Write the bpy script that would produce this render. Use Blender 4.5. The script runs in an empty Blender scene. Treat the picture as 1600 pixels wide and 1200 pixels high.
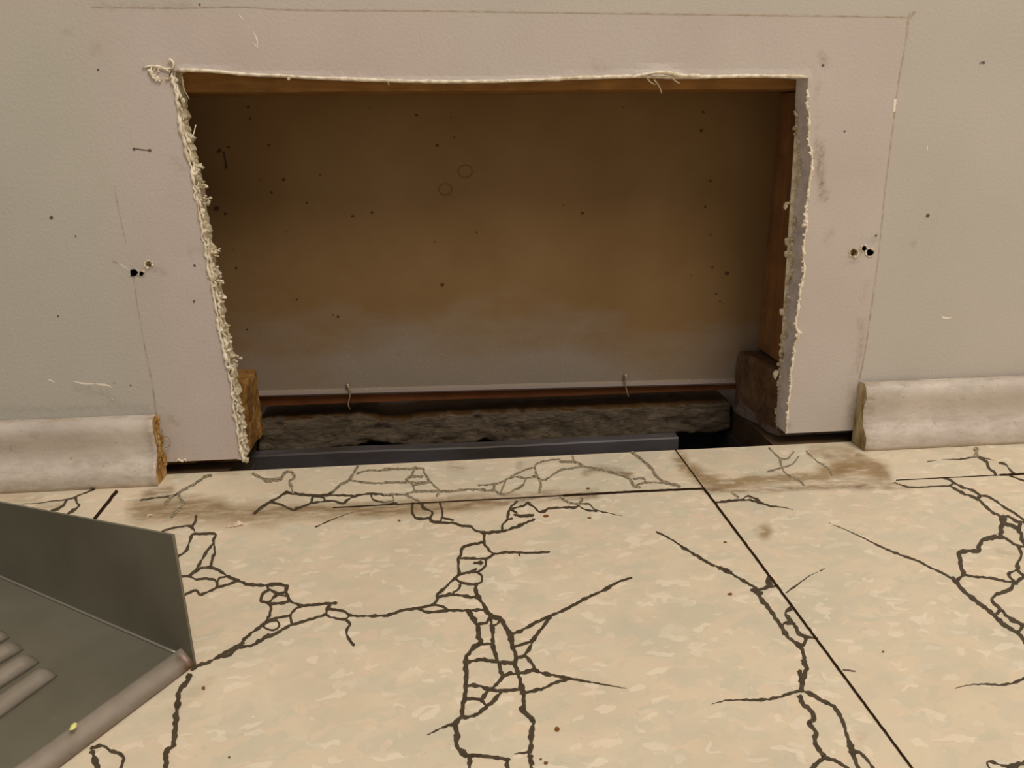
import bpy, math, random
import numpy as np
from mathutils import Vector, geometry, noise
random.seed(7); rng = np.random.default_rng(7)
S = bpy.context.scene
# ------------------------------------------------------------------ camera
F, CD, CH, YAW, PIT, ROL = 1202.7, .40207, .17781, .09086, .31925, -.01087
_f = np.array([math.sin(YAW)*math.cos(PIT), math.cos(YAW)*math.cos(PIT), -math.sin(PIT)])
_r0 = np.array([math.cos(YAW), -math.sin(YAW), 0]); _u0 = np.cross(_r0, _f)
_r = math.cos(ROL)*_r0 + math.sin(ROL)*_u0; _u = -math.sin(ROL)*_r0 + math.cos(ROL)*_u0
CAM = np.array([0, -CD, CH])
cd = bpy.data.cameras.new('camera'); cam = bpy.data.objects.new('camera', cd); S.collection.objects.link(cam)
cd.sensor_width = 36; cd.lens = F/1600*36; cd.clip_start = .01
from mathutils import Matrix
cam.matrix_world = Matrix(((_r[0], _u[0], -_f[0], CAM[0]), (_r[1], _u[1], -_f[1], CAM[1]), (_r[2], _u[2], -_f[2], CAM[2]), (0, 0, 0, 1)))
S.camera = cam
# ------------------------------------------------------------------ light
S.view_settings.view_transform = 'Standard'; S.view_settings.look = 'None'
S.view_settings.exposure = 0.08; S.view_settings.gamma = 1; S.view_settings.use_curve_mapping = False
w = bpy.data.worlds.new('world'); S.world = w; w.use_nodes = True
w.node_tree.nodes['Background'].inputs[0].default_value = (1.0, .94, .89, 1)
w.node_tree.nodes['Background'].inputs[1].default_value = .34
def area(name, loc, target, size, power, col):
    l = bpy.data.lights.new(name, 'AREA'); l.shape = 'DISK'; l.size = size; l.energy = power; l.color = col
    o = bpy.data.objects.new(name, l); S.collection.objects.link(o); o.location = loc
    o.rotation_euler = (Vector(target)-Vector(loc)).to_track_quat('-Z', 'Y').to_euler(); return o
area('ceiling_lamp', (.62, -1.02, 1.80), (.1, -.05, .05), .95, 25, (1, .90, .79))

# ------------------------------------------------------------------ pixel -> place (on known planes)
def ray(x, y): return _f + (x-800)/F*_r - (y-600)/F*_u
def onZ(x, y, z=0.0): d = ray(x, y); return CAM + (z-CAM[2])/d[2]*d
def onY(x, y, Y=0.0): d = ray(x, y); return CAM + (Y-CAM[1])/d[1]*d
def toPx(P):
    d = np.asarray(P) - CAM; z = d @ _f
    return np.stack([800+F*(d@_r)/z, 600-F*(d@_u)/z], -1)
def segdist(P, pts):
    best = np.full(len(P), 1e9)
    pts = [np.array(p, float) for p in pts]
    if len(pts) == 1: return np.hypot(*(P-pts[0]).T)
    for a, b in zip(pts[:-1], pts[1:]):
        ab = b-a; t = np.clip(((P-a)@ab)/(ab@ab+1e-9), 0, 1)
        best = np.minimum(best, np.hypot(*(P-a-t[:, None]*ab).T))
    return best
def smooth(pts, step):
    """Catmull-Rom through pts, resampled at about `step`."""
    p = [np.array(q, float) for q in pts]
    if len(p) == 2: p = [p[0], (p[0]+p[1])/2, p[1]]
    p = [2*p[0]-p[1]] + p + [2*p[-1]-p[-2]]; out = []
    for i in range(1, len(p)-2):
        n = max(1, int(np.linalg.norm(p[i+1]-p[i])/step))
        for k in range(n):
            t = k/n; a, b, c, d = p[i-1], p[i], p[i+1], p[i+2]
            out.append(.5*((2*b)+(-a+c)*t+(2*a-5*b+4*c-d)*t*t+(-a+3*b-3*c+d)*t**3))
    out.append(p[-2]); return out

# ------------------------------------------------------------------ material helpers
def srgb(r, g, b): return tuple(((c/255)/12.92 if c/255 <= .04045 else ((c/255+.055)/1.055)**2.4) for c in (r, g, b))+(1,)
class N:
    def __init__(s, name, rough=.8, spec=.3, metallic=0):
        s.m = bpy.data.materials.new(name); s.m.use_nodes = True; s.t = s.m.node_tree; s.b = s.t.nodes['Principled BSDF']
        s.b.inputs['Roughness'].default_value = rough; s.b.inputs['Specular IOR Level'].default_value = spec; s.b.inputs['Metallic'].default_value = metallic
        s.pos = s.new('ShaderNodeTexCoord').outputs['Object']
    def new(s, k): return s.t.nodes.new(k)
    def put(s, sock, v):
        if isinstance(v, bpy.types.NodeSocket): s.t.links.new(v, sock)
        else: sock.default_value = v
    def map(s, sc=(1, 1, 1), rot=(0, 0, 0)):
        n = s.new('ShaderNodeMapping'); s.put(n.inputs[0], s.pos); n.inputs['Scale'].default_value = sc; n.inputs['Rotation'].default_value = rot; return n.outputs[0]
    def noise(s, scale, detail=4, rough=.55, vec=None, dist=0):
        n = s.new('ShaderNodeTexNoise'); s.put(n.inputs['Vector'], vec or s.pos); n.inputs['Scale'].default_value = scale
        n.inputs['Detail'].default_value = detail; n.inputs['Roughness'].default_value = rough; n.inputs['Distortion'].default_value = dist; return n.outputs['Fac']
    def voro(s, scale, vec=None, out='Color', rnd=1):
        n = s.new('ShaderNodeTexVoronoi'); s.put(n.inputs['Vector'], vec or s.pos); n.inputs['Scale'].default_value = scale; n.inputs['Randomness'].default_value = rnd; return n.outputs[out]
    def ramp(s, v, stops):
        n = s.new('ShaderNodeValToRGB'); s.put(n.inputs[0], v); e = n.color_ramp.elements
        while len(e) < len(stops): e.new(.5)
        for i, (p, c) in enumerate(stops): e[i].position = p; e[i].color = c if isinstance(c, tuple) else (c, c, c, 1)
        return n.outputs[0]
    def mix(s, f, a, b, mode='MIX'):
        n = s.new('ShaderNodeMix'); n.data_type = 'RGBA'; n.blend_type = mode; s.put(n.inputs[0], f); s.put(n.inputs[6], a); s.put(n.inputs[7], b); return n.outputs[2]
    def math(s, op, a, b=0, c=0):
        n = s.new('ShaderNodeMath'); n.operation = op; s.put(n.inputs[0], a); s.put(n.inputs[1], b); s.put(n.inputs[2], c); return n.outputs[0]
    def attr(s, name):
        n = s.new('ShaderNodeAttribute'); n.attribute_name = name; return n.outputs['Fac']
    def sep(s, v):
        n = s.new('ShaderNodeSeparateXYZ'); s.put(n.inputs[0], v); return n.outputs
    def comb(s, x, y, z):
        n = s.new('ShaderNodeCombineXYZ'); s.put(n.inputs[0], x); s.put(n.inputs[1], y); s.put(n.inputs[2], z); return n.outputs[0]
    def vadd(s, a, b):
        n = s.new('ShaderNodeVectorMath'); s.put(n.inputs[0], a); s.put(n.inputs[1], b); return n.outputs[0]
    def color(s, c): s.put(s.b.inputs['Base Color'], c); return s
    def bump(s, h, strength=.3, dist=.001):
        n = s.new('ShaderNodeBump'); s.put(n.inputs['Height'], h); n.inputs['Strength'].default_value = strength; n.inputs['Distance'].default_value = dist
        s.t.links.new(n.outputs[0], s.b.inputs['Normal']); return s

def floor_color(n):
    """cream vinyl with small pressed chips, lighter, pinker and greyer"""
    wob = n.voro(260, out='Color')
    v = n.vadd(n.map((.6, 1, 1)), n.mix(1.0, (0, 0, 0, 1), n.ramp(n.noise(120, 1), [(.3, 0.0), (.7, .004)])))
    cell = n.sep(n.voro(330, v, 'Color'))
    cell2 = n.sep(n.voro(165, v, 'Color'))
    base = n.ramp(n.noise(16, 3), [(.35, srgb(216, 202, 176)), (.5, srgb(226, 211, 184)), (.66, srgb(211, 202, 178))])
    c = n.mix(n.ramp(cell[0], [(.84, 0.0), (.90, .42)]), base, srgb(250, 238, 216))
    c = n.mix(n.ramp(cell[1], [(.70, 0.0), (.86, .30)]), c, srgb(204, 197, 172))
    c = n.mix(n.ramp(cell2[2], [(.5, 0.0), (.8, .30)]), c, srgb(236, 210, 182))
    c = n.mix(n.ramp(cell2[0], [(.6, 0.0), (.8, .36)]), c, srgb(204, 200, 178))
    c = n.mix(n.ramp(n.noise(900, 2), [(.66, 0.0), (.72, .2)]), c, srgb(150, 125, 85))
    # dirt
    st = n.attr('stain'); k = n.math('MULTIPLY', st, n.ramp(n.noise(230, 5, .65, n.map((.4, 1, 1))), [(.36, .15), (.6, 1.0)]))
    c = n.mix(n.math('MINIMUM', k, .92), c, srgb(116, 86, 52))
    ta = n.attr('tan'); k = n.math('MULTIPLY', ta, n.ramp(n.noise(170, 4, .6, n.map((.5, 1, 1))), [(.34, .15), (.52, 1.0)]))
    c = n.mix(n.math('MINIMUM', k, .8), c, srgb(150, 122, 80))
    return c
def M(): return None
m = N('vinyl_floor', .42, .35); m.color(floor_color(m)); m.bump(m.noise(500, 3), .12, .0004); FLOOR = m.m
m = N('floor_vein', .5, .3); m.color(m.ramp(m.noise(300, 3), [(.3, srgb(66, 56, 42)), (.7, srgb(88, 76, 58))])); VEIN = m.m
m = N('floor_vein_worn', .5, .3)
wn = m.ramp(m.noise(800, 3, .6), [(.42, 0.0), (.54, 1.0)])
m.color(m.mix(wn, srgb(184, 168, 132), m.ramp(m.noise(400, 2), [(.3, srgb(88, 80, 70)), (.7, srgb(122, 114, 100))]))); WORN = m.m
m = N('floor_seam', .9, .1); m.color(srgb(48, 32, 16)); SEAM = m.m
m = N('rust_spot', .7, .2); m.color(srgb(128, 82, 38)); RUST = m.m

m = N('painted_drywall', .62, .3)
pink = m.ramp(m.noise(14, 3), [(.35, srgb(192, 178, 169)), (.65, srgb(199, 187, 178))])
green = m.ramp(m.noise(10, 3), [(.35, srgb(185, 180, 167)), (.65, srgb(192, 186, 173))])
c = m.mix(m.attr('zone'), green, pink)
c = m.mix(m.math('MULTIPLY', m.attr('smudge'), m.ramp(m.noise(330, 5, .7), [(.38, .1), (.62, 1.0)])), c, srgb(120, 96, 72))
c = m.mix(m.ramp(m.noise(420, 2), [(.70, 0.0), (.76, .25)]), c, srgb(150, 130, 105))
m.color(c); m.bump(m.noise(620, 3, .5), .3, .0007); WALL = m.m
m = N('pencil_line', .8, .2); m.color(m.ramp(m.noise(160, 4), [(.4, srgb(192, 178, 162)), (.66, srgb(160, 142, 120))])); PENCIL = m.m
m = N('wall_dark_mark', .8, .2); m.color(srgb(98, 84, 80)); MARK = m.m
m = N('wall_white_chip', .8, .2); m.color(srgb(238, 228, 210)); CHIP = m.m
m = N('gypsum', .95, .1)
m.color(m.ramp(m.noise(260, 5, .7), [(.3, srgb(168, 148, 96)), (.48, srgb(214, 200, 168)), (.62, srgb(238, 228, 208))])); m.bump(m.noise(900, 4, .7), .8, .001); GYPSUM = m.m
m = N('torn_paper', .9, .1); m.color(m.ramp(m.noise(300, 3), [(.35, srgb(206, 190, 160)), (.6, srgb(244, 234, 214))])); PAPER = m.m
m = N('cut_drywall_face', .9, .1); m.color(m.ramp(m.noise(120, 4), [(.35, srgb(200, 190, 186)), (.6, srgb(222, 213, 208))])); m.bump(m.noise(500, 4, .7), .4, .001); CUT = m.m
m = N('screw_hole_dark', .9, .1); m.color(srgb(30, 24, 20)); HOLE = m.m

m = N('baseboard_paint', .42, .45)
c = m.ramp(m.noise(22, 4), [(.35, srgb(192, 180, 167)), (.65, srgb(212, 201, 187))])
c = m.mix(m.math('MULTIPLY', m.attr('grime'), m.ramp(m.noise(260, 5, .7, m.map((.35, 1, 1))), [(.42, .05), (.66, 1.0)])), c, srgb(132, 110, 78))
c = m.mix(m.ramp(m.noise(320, 3, .6), [(.65, 0.0), (.72, .5)]), c, srgb(140, 112, 76))
c = m.mix(m.ramp(m.noise(90, 4, .7, m.map((.5, 1, 1))), [(.56, 0.0), (.7, .35)]), c, srgb(150, 140, 130))
m.color(c); m.bump(m.noise(120, 5, .6), .75, .001); BASE = m.m
m = N('raw_board_end', .9, .1); m.color(m.ramp(m.noise(170, 4, .6, m.map((1, 1, .3))), [(.35, srgb(150, 108, 54)), (.55, srgb(184, 146, 88)), (.7, srgb(232, 212, 170))])); m.bump(m.noise(500, 4), .7, .001); RAW = m.m
m = N('raw_board_end_pale', .9, .1); m.color(m.ramp(m.noise(170, 4, .6, m.map((1, 1, .3))), [(.35, srgb(142, 118, 76)), (.6, srgb(196, 180, 140))])); m.bump(m.noise(500, 4), .7, .001); RAWP = m.m

def wood(name, a, b, sc, rough=.85, bump=.4, freq=40):
    m = N(name, rough, .2)
    v = m.map(sc); g = m.noise(freq, 6, .65, v, .6)
    c = m.ramp(g, [(.3, a), (.7, b)])
    c = m.mix(m.ramp(m.noise(60, 4), [(.4, 0.0), (.7, .5)]), c, tuple(x*.55 for x in a[:3])+(1,))
    m.color(c); m.bump(g, bump, .0015); return m.m
HEADER = wood('header_lumber', srgb(120, 84, 42), srgb(158, 116, 64), (.12, 1, 1), freq=150)
STUD = wood('stud_lumber', srgb(124, 84, 48), srgb(150, 108, 68), (1, 1, .1), freq=120)
m = N('rough_plate_end', .95, .1)
g = m.noise(130, 6, .7); c = m.ramp(g, [(.3, srgb(112, 76, 30)), (.5, srgb(158, 116, 60)), (.7, srgb(192, 152, 96))])
c = m.mix(m.ramp(m.noise(45, 3), [(.48, 0.0), (.62, .75)]), c, srgb(84, 50, 22)); m.color(c); m.bump(m.noise(420, 5, .75), .9, .002); PLATE = m.m
m = N('dusty_plate_end', .95, .1)
z = m.sep(m.pos); g = m.noise(90, 6, .7); c = m.ramp(g, [(.32, srgb(84, 60, 42)), (.6, srgb(120, 92, 68))])
c = m.mix(m.ramp(m.math('ADD', m.math('MULTIPLY', z[2], -22), m.math('MULTIPLY', m.noise(70, 4), 1.0)), [(.38, 0.0), (.46, .85)]), c, srgb(132, 118, 110))
m.color(c); m.bump(m.noise(420, 5, .75), .6, .0015); PLATE2 = m.m
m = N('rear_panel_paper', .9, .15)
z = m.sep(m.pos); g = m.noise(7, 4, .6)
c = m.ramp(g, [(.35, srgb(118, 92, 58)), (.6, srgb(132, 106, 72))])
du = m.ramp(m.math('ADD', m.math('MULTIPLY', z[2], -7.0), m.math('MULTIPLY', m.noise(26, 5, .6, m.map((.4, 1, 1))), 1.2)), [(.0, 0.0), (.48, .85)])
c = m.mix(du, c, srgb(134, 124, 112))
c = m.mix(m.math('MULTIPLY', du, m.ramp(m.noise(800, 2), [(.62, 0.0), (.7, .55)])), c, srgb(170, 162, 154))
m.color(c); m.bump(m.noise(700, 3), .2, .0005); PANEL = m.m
m = N('panel_spot', .8, .2); m.color(srgb(76, 52, 30)); SPOT = m.m
m = N('panel_ring', .8, .2); m.color(srgb(104, 78, 46)); RING = m.m
m = N('panel_lip', .9, .1); m.color(srgb(148, 134, 126)); LIP = m.m
SILL = wood('reddish_wood', srgb(98, 56, 28), srgb(122, 74, 40), (.1, 1, 1), freq=120)
m = N('weathered_plank', .95, .1)
v = m.map((.22, 1, 1), (0, .2, 0)); g = m.noise(240, 7, .8, v, 2.0)
c = m.ramp(g, [(.32, srgb(50, 40, 30)), (.45, srgb(108, 94, 76)), (.65, srgb(140, 124, 104))])
up = m.sep(m.new('ShaderNodeNewGeometry').outputs['Normal'])[2]
c = m.mix(m.ramp(up, [(.55, 0.0), (.8, 1.0)]), c, m.ramp(m.noise(60, 5, .6, v), [(.4, srgb(86, 58, 28)), (.6, srgb(112, 80, 42))]))
m.color(c); m.bump(g, 1.0, .003); PLANK = m.m
m = N('duct_metal', .55, .4, .3); m.color(m.ramp(m.noise(50, 4, .6, m.map((.3, 1, 1))), [(.35, srgb(74, 66, 60)), (.65, srgb(98, 94, 96))])); DUCT = m.m
SUB = wood('subfloor_board', srgb(70, 54, 38), srgb(98, 78, 56), (.2, 1, 1))
m = N('dustpan_enamel', .38, .5, .25)
c = m.ramp(m.noise(18, 4), [(.35, srgb(108, 104, 88)), (.65, srgb(124, 119, 104))])
c = m.mix(m.ramp(m.noise(240, 4, .65), [(.66, 0.0), (.76, .35)]), c, srgb(146, 136, 116))
m.color(c); m.bump(m.noise(300, 3), .06, .0005); PAN = m.m
m = N('dustpan_lip_worn', .42, .5, .25)
c = m.ramp(m.noise(60, 4), [(.35, srgb(136, 126, 112)), (.65, srgb(154, 144, 130))])
c = m.mix(m.math('MULTIPLY', m.attr('rust'), m.ramp(m.noise(200, 4, .6), [(.3, .4), (.6, 1.0)])), c, srgb(98, 62, 36))
m.color(c); LIPM = m.m
m = N('dustpan_fold', .35, .5, .3); m.color(srgb(140, 136, 124)); PAN2 = m.m
m = N('crumb', .9, .1); m.color(m.ramp(m.noise(700, 2), [(.4, srgb(214, 178, 140)), (.6, srgb(240, 226, 204))])); CRUMB = m.m
m = N('yellow_chip', .5, .3); m.color(srgb(236, 232, 140)); YEL = m.m
m = N('nail_steel', .5, .5, .6); m.color(srgb(170, 150, 118)); NAIL = m.m
m = N('fibre', .8, .2); m.color(srgb(142, 110, 84)); FIB = m.m

# ------------------------------------------------------------------ mesh helpers
class MB:
    def __init__(s): s.v = []; s.f = []; s.mi = []; s.at = {}
    def face(s, idx, mi=0): s.f.append(tuple(idx)); s.mi.append(mi)
    def add(s, vs):
        n = len(s.v); s.v += [tuple(map(float, v)) for v in vs]; return n
    def box(s, a, b, mi=0):
        x0, y0, z0 = a; x1, y1, z1 = b
        n = s.add([(x0, y0, z0), (x1, y0, z0), (x1, y1, z0), (x0, y1, z0), (x0, y0, z1), (x1, y0, z1), (x1, y1, z1), (x0, y1, z1)])
        for q in ((0, 3, 2, 1), (4, 5, 6, 7), (0, 1, 5, 4), (1, 2, 6, 5), (2, 3, 7, 6), (3, 0, 4, 7)): s.face([n+i for i in q], mi)
    def tube(s, pts, r, seg=6, mi=0):
        pts = [np.array(p, float) for p in pts]; rings = []
        for i, p in enumerate(pts):
            t = pts[min(i+1, len(pts)-1)]-pts[max(i-1, 0)]; t = t/(np.linalg.norm(t)+1e-12)
            a = np.cross(t, (0, 0, 1) if abs(t[2]) < .9 else (1, 0, 0)); a /= np.linalg.norm(a); b = np.cross(t, a)
            rr = r[i] if hasattr(r, '__len__') else r
            rings.append(s.add([p+rr*(math.cos(k*2*math.pi/seg)*a+math.sin(k*2*math.pi/seg)*b) for k in range(seg)]))
        for u, v in zip(rings[:-1], rings[1:]):
            for k in range(seg): s.face((u+k, u+(k+1) % seg, v+(k+1) % seg, v+k), mi)
        s.face([rings[0]+k for k in reversed(range(seg))], mi); s.face([rings[-1]+k for k in range(seg)], mi)
    def blob(s, c, r, mi=0, jit=.45, squash=(1, 1, 1)):
        """irregular crumb: a jittered icosahedron"""
        g = (1+5**.5)/2; V = [(-1, g, 0), (1, g, 0), (-1, -g, 0), (1, -g, 0), (0, -1, g), (0, 1, g), (0, -1, -g), (0, 1, -g), (g, 0, -1), (g, 0, 1), (-g, 0, -1), (-g, 0, 1)]
        T = [(0, 11, 5), (0, 5, 1), (0, 1, 7), (0, 7, 10), (0, 10, 11), (1, 5, 9), (5, 11, 4), (11, 10, 2), (10, 7, 6), (7, 1, 8), (3, 9, 4), (3, 4, 2), (3, 2, 6), (3, 6, 8), (3, 8, 9), (4, 9, 5), (2, 4, 11), (6, 2, 10), (8, 6, 7), (9, 8, 1)]
        n = s.add([np.array(c)+np.array(v)/1.9*r*(1-jit/2+jit*random.random())*np.array(squash) for v in V])
        for t in T: s.face([n+i for i in t], mi)
    def build(s, name, mats, parent=None, smooth=False, attrs=None):
        me = bpy.data.meshes.new(name); me.from_pydata(s.v, [], s.f)
        for mt in (mats if isinstance(mats, (list, tuple)) else [mats]): me.materials.append(mt)
        me.polygons.foreach_set('material_index', s.mi)
        me.polygons.foreach_set('use_smooth', [smooth]*len(s.f))
        for k, a in (attrs or {}).items():
            at = me.attributes.new(k, 'FLOAT', 'POINT'); a = np.concatenate([np.asarray(a, float), np.zeros(len(s.v)-len(a))]); at.data.foreach_set('value', a)
        me.update(); o = bpy.data.objects.new(name, me); S.collection.objects.link(o)
        if parent: o.parent = parent
        return o
def bevel(o, wd, seg=2):
    b = o.modifiers.new('bevel', 'BEVEL'); b.width = wd; b.segments = seg; b.limit_method = 'ANGLE'; return o
def thing(o, label, cat, group=None):
    o['label'] = label; o['category'] = cat
    if group: o['group'] = group
    return o
def struct(o, label=None, cat=None):
    o['kind'] = 'structure'
    if label: o['label'] = label; o['category'] = cat
    return o
def empty(name, loc=(0, 0, 0)):
    o = bpy.data.objects.new(name, None); S.collection.objects.link(o); o.location = loc; o.empty_display_size = .02; return o
def ribbon(mb, pts, width, plane, mi, lift, step=2.0, taper=(0, 0), jit=.25):
    """flat painted line: pts/width in photo pixels, laid on the plane 'Z' (floor) or 'Y' (wall)"""
    P = smooth(pts, step); n = len(P); ws = []; ph = random.random()*100
    for i in range(n):
        k = width*(1+jit*noise.noise(Vector((ph+i*step*.11, 3.1, 0)))*1.6)
        if taper[0]: k *= min(1, .25+.75*i/max(1, n*taper[0]))
        if taper[1]: k *= min(1, .2+.8*(n-1-i)/max(1, n*taper[1]))
        ws.append(k)
    ids = []
    for i, p in enumerate(P):
        t = P[min(i+1, n-1)]-P[max(i-1, 0)]; t = t/(np.linalg.norm(t)+1e-9); nn = np.array([-t[1], t[0]])*ws[i]/2
        wob = np.array([noise.noise(Vector((ph+i*step*.16, 9, 0))), noise.noise(Vector((ph+i*step*.16, 0, 7)))])*width*.3
        a, b = p+nn+wob, p-nn+wob
        if plane == 'Z': A, B = onZ(*a, lift), onZ(*b, lift)
        else: A, B = onY(*a, plane-lift), onY(*b, plane-lift)
        ids.append(mb.add([A, B]))
    for u, v in zip(ids[:-1], ids[1:]): mb.face((u, u+1, v+1, v), mi)
def disc(mb, c, r, plane, mi, lift, sq=1.0, n=14, jit=.18, z0=None):
    ph = random.random()*50; vs = []
    for k in range(n):
        a = k*2*math.pi/n; rr = r*(1+jit*2*noise.noise(Vector((math.cos(a)*1.3+ph, math.sin(a)*1.3, 0))))
        q = (c[0]+rr*math.cos(a), c[1]+rr*sq*math.sin(a))
        vs.append(onZ(*q, lift) if plane == 'Z' else onY(*q, plane-lift))
    i = mb.add(vs); ids = list(range(i, i+n))
    if plane == 'Z': ids = ids[::-1]
    mb.face(ids, mi)

# ------------------------------------------------------------------ floor
def axis(lo, a, b, hi, fine, coarse):
    return np.concatenate([np.arange(lo, a, coarse), np.arange(a, b, fine), np.arange(b, hi+1e-6, coarse)])
xs = axis(-1.5, -.24, .46, 1.5, .002, .07); ys = np.concatenate([np.arange(-2.2, -.26, .07), np.arange(-.26, -.0005, .002), [0.0]])
fl = MB(); gx, gy = np.meshgrid(xs, ys); nv = gx.size
fl.add(np.stack([gx.ravel(), gy.ravel(), np.zeros(nv)], 1)); W = len(xs)
for j in range(len(ys)-1):
    for i in range(W-1): a = j*W+i; fl.face((a, a+1, a+1+W, a+W))
fpx = toPx(np.array(fl.v)); ok = (gy.ravel() > -.35)
def field(items, px):
    out = np.zeros(len(px))
    for pts, r, s in items:
        p2 = px.copy(); q = [(x, y*1.0) for x, y in pts]
        d = segdist(p2, q); out = np.maximum(out, s*np.clip(1.35-d/r*1.0, 0, 1)**1.0)
    return out
stain = field([
 ([(255, 800), (330, 798), (380, 803), (430, 797), (520, 795), (610, 790), (700, 787), (790, 781), (860, 776), (930, 772)], 8, .75),
 ([(560, 800), (620, 796), (700, 792), (790, 785)], 9, .8),
 ([(215, 800), (300, 790), (345, 795)], 17, .75), ([(230, 772), (265, 765)], 8, .7), ([(330, 735), (370, 742)], 5, .3),
 ([(360, 805), (480, 805), (600, 800)], 11, .42), ([(700, 778), (830, 772)], 5, .5),
 ([(1100, 766), (1180, 765), (1255, 762), (1400, 758)], 4.5, .85), ([(1120, 764), (1215, 764)], 7, .5),
 ([(915, 738), (935, 732), (965, 736), (985, 742)], 6, .75), ([(812, 727)], 7, .45), ([(705, 728), (722, 732)], 7, .4),
 ([(850, 768), (870, 766)], 6, .5), ([(1310, 735), (1345, 728), (1375, 740)], 12, .75), ([(1340, 712), (1370, 725), (1390, 748)], 5, .8),
 ([(1295, 752), (1390, 750)], 5, .5), ([(1083, 738), (1100, 748)], 8, .5), ([(1290, 712), (1320, 712)], 7, .5), ([(1310, 762), (1420, 762)], 4, .6),
 ([(60, 792), (95, 790)], 7, .5)], fpx)*ok
tan = field([([(1062, 716), (1068, 728)], 12, .85), ([(1080, 735), (1100, 748), (1125, 755)], 13, .8), ([(1135, 757), (1170, 750), (1215, 747), (1290, 745)], 8, .95),
 ([(1290, 738), (1330, 725), (1375, 735)], 16, .8), ([(1195, 831)], 12, .9), ([(1180, 829)], 4, .6), ([(220, 795), (300, 800), (420, 805)], 22, .6), ([(420, 800), (600, 797), (760, 785)], 14, .5),
 ([(1270, 705), (1330, 705)], 10, .5), ([(1345, 1155)], 9, .35), ([(0, 780), (60, 778)], 8, .35), ([(1560, 860), (1590, 870)], 6, .3), ([(270, 1110), (330, 1060)], 9, .18)], fpx)*ok
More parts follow.
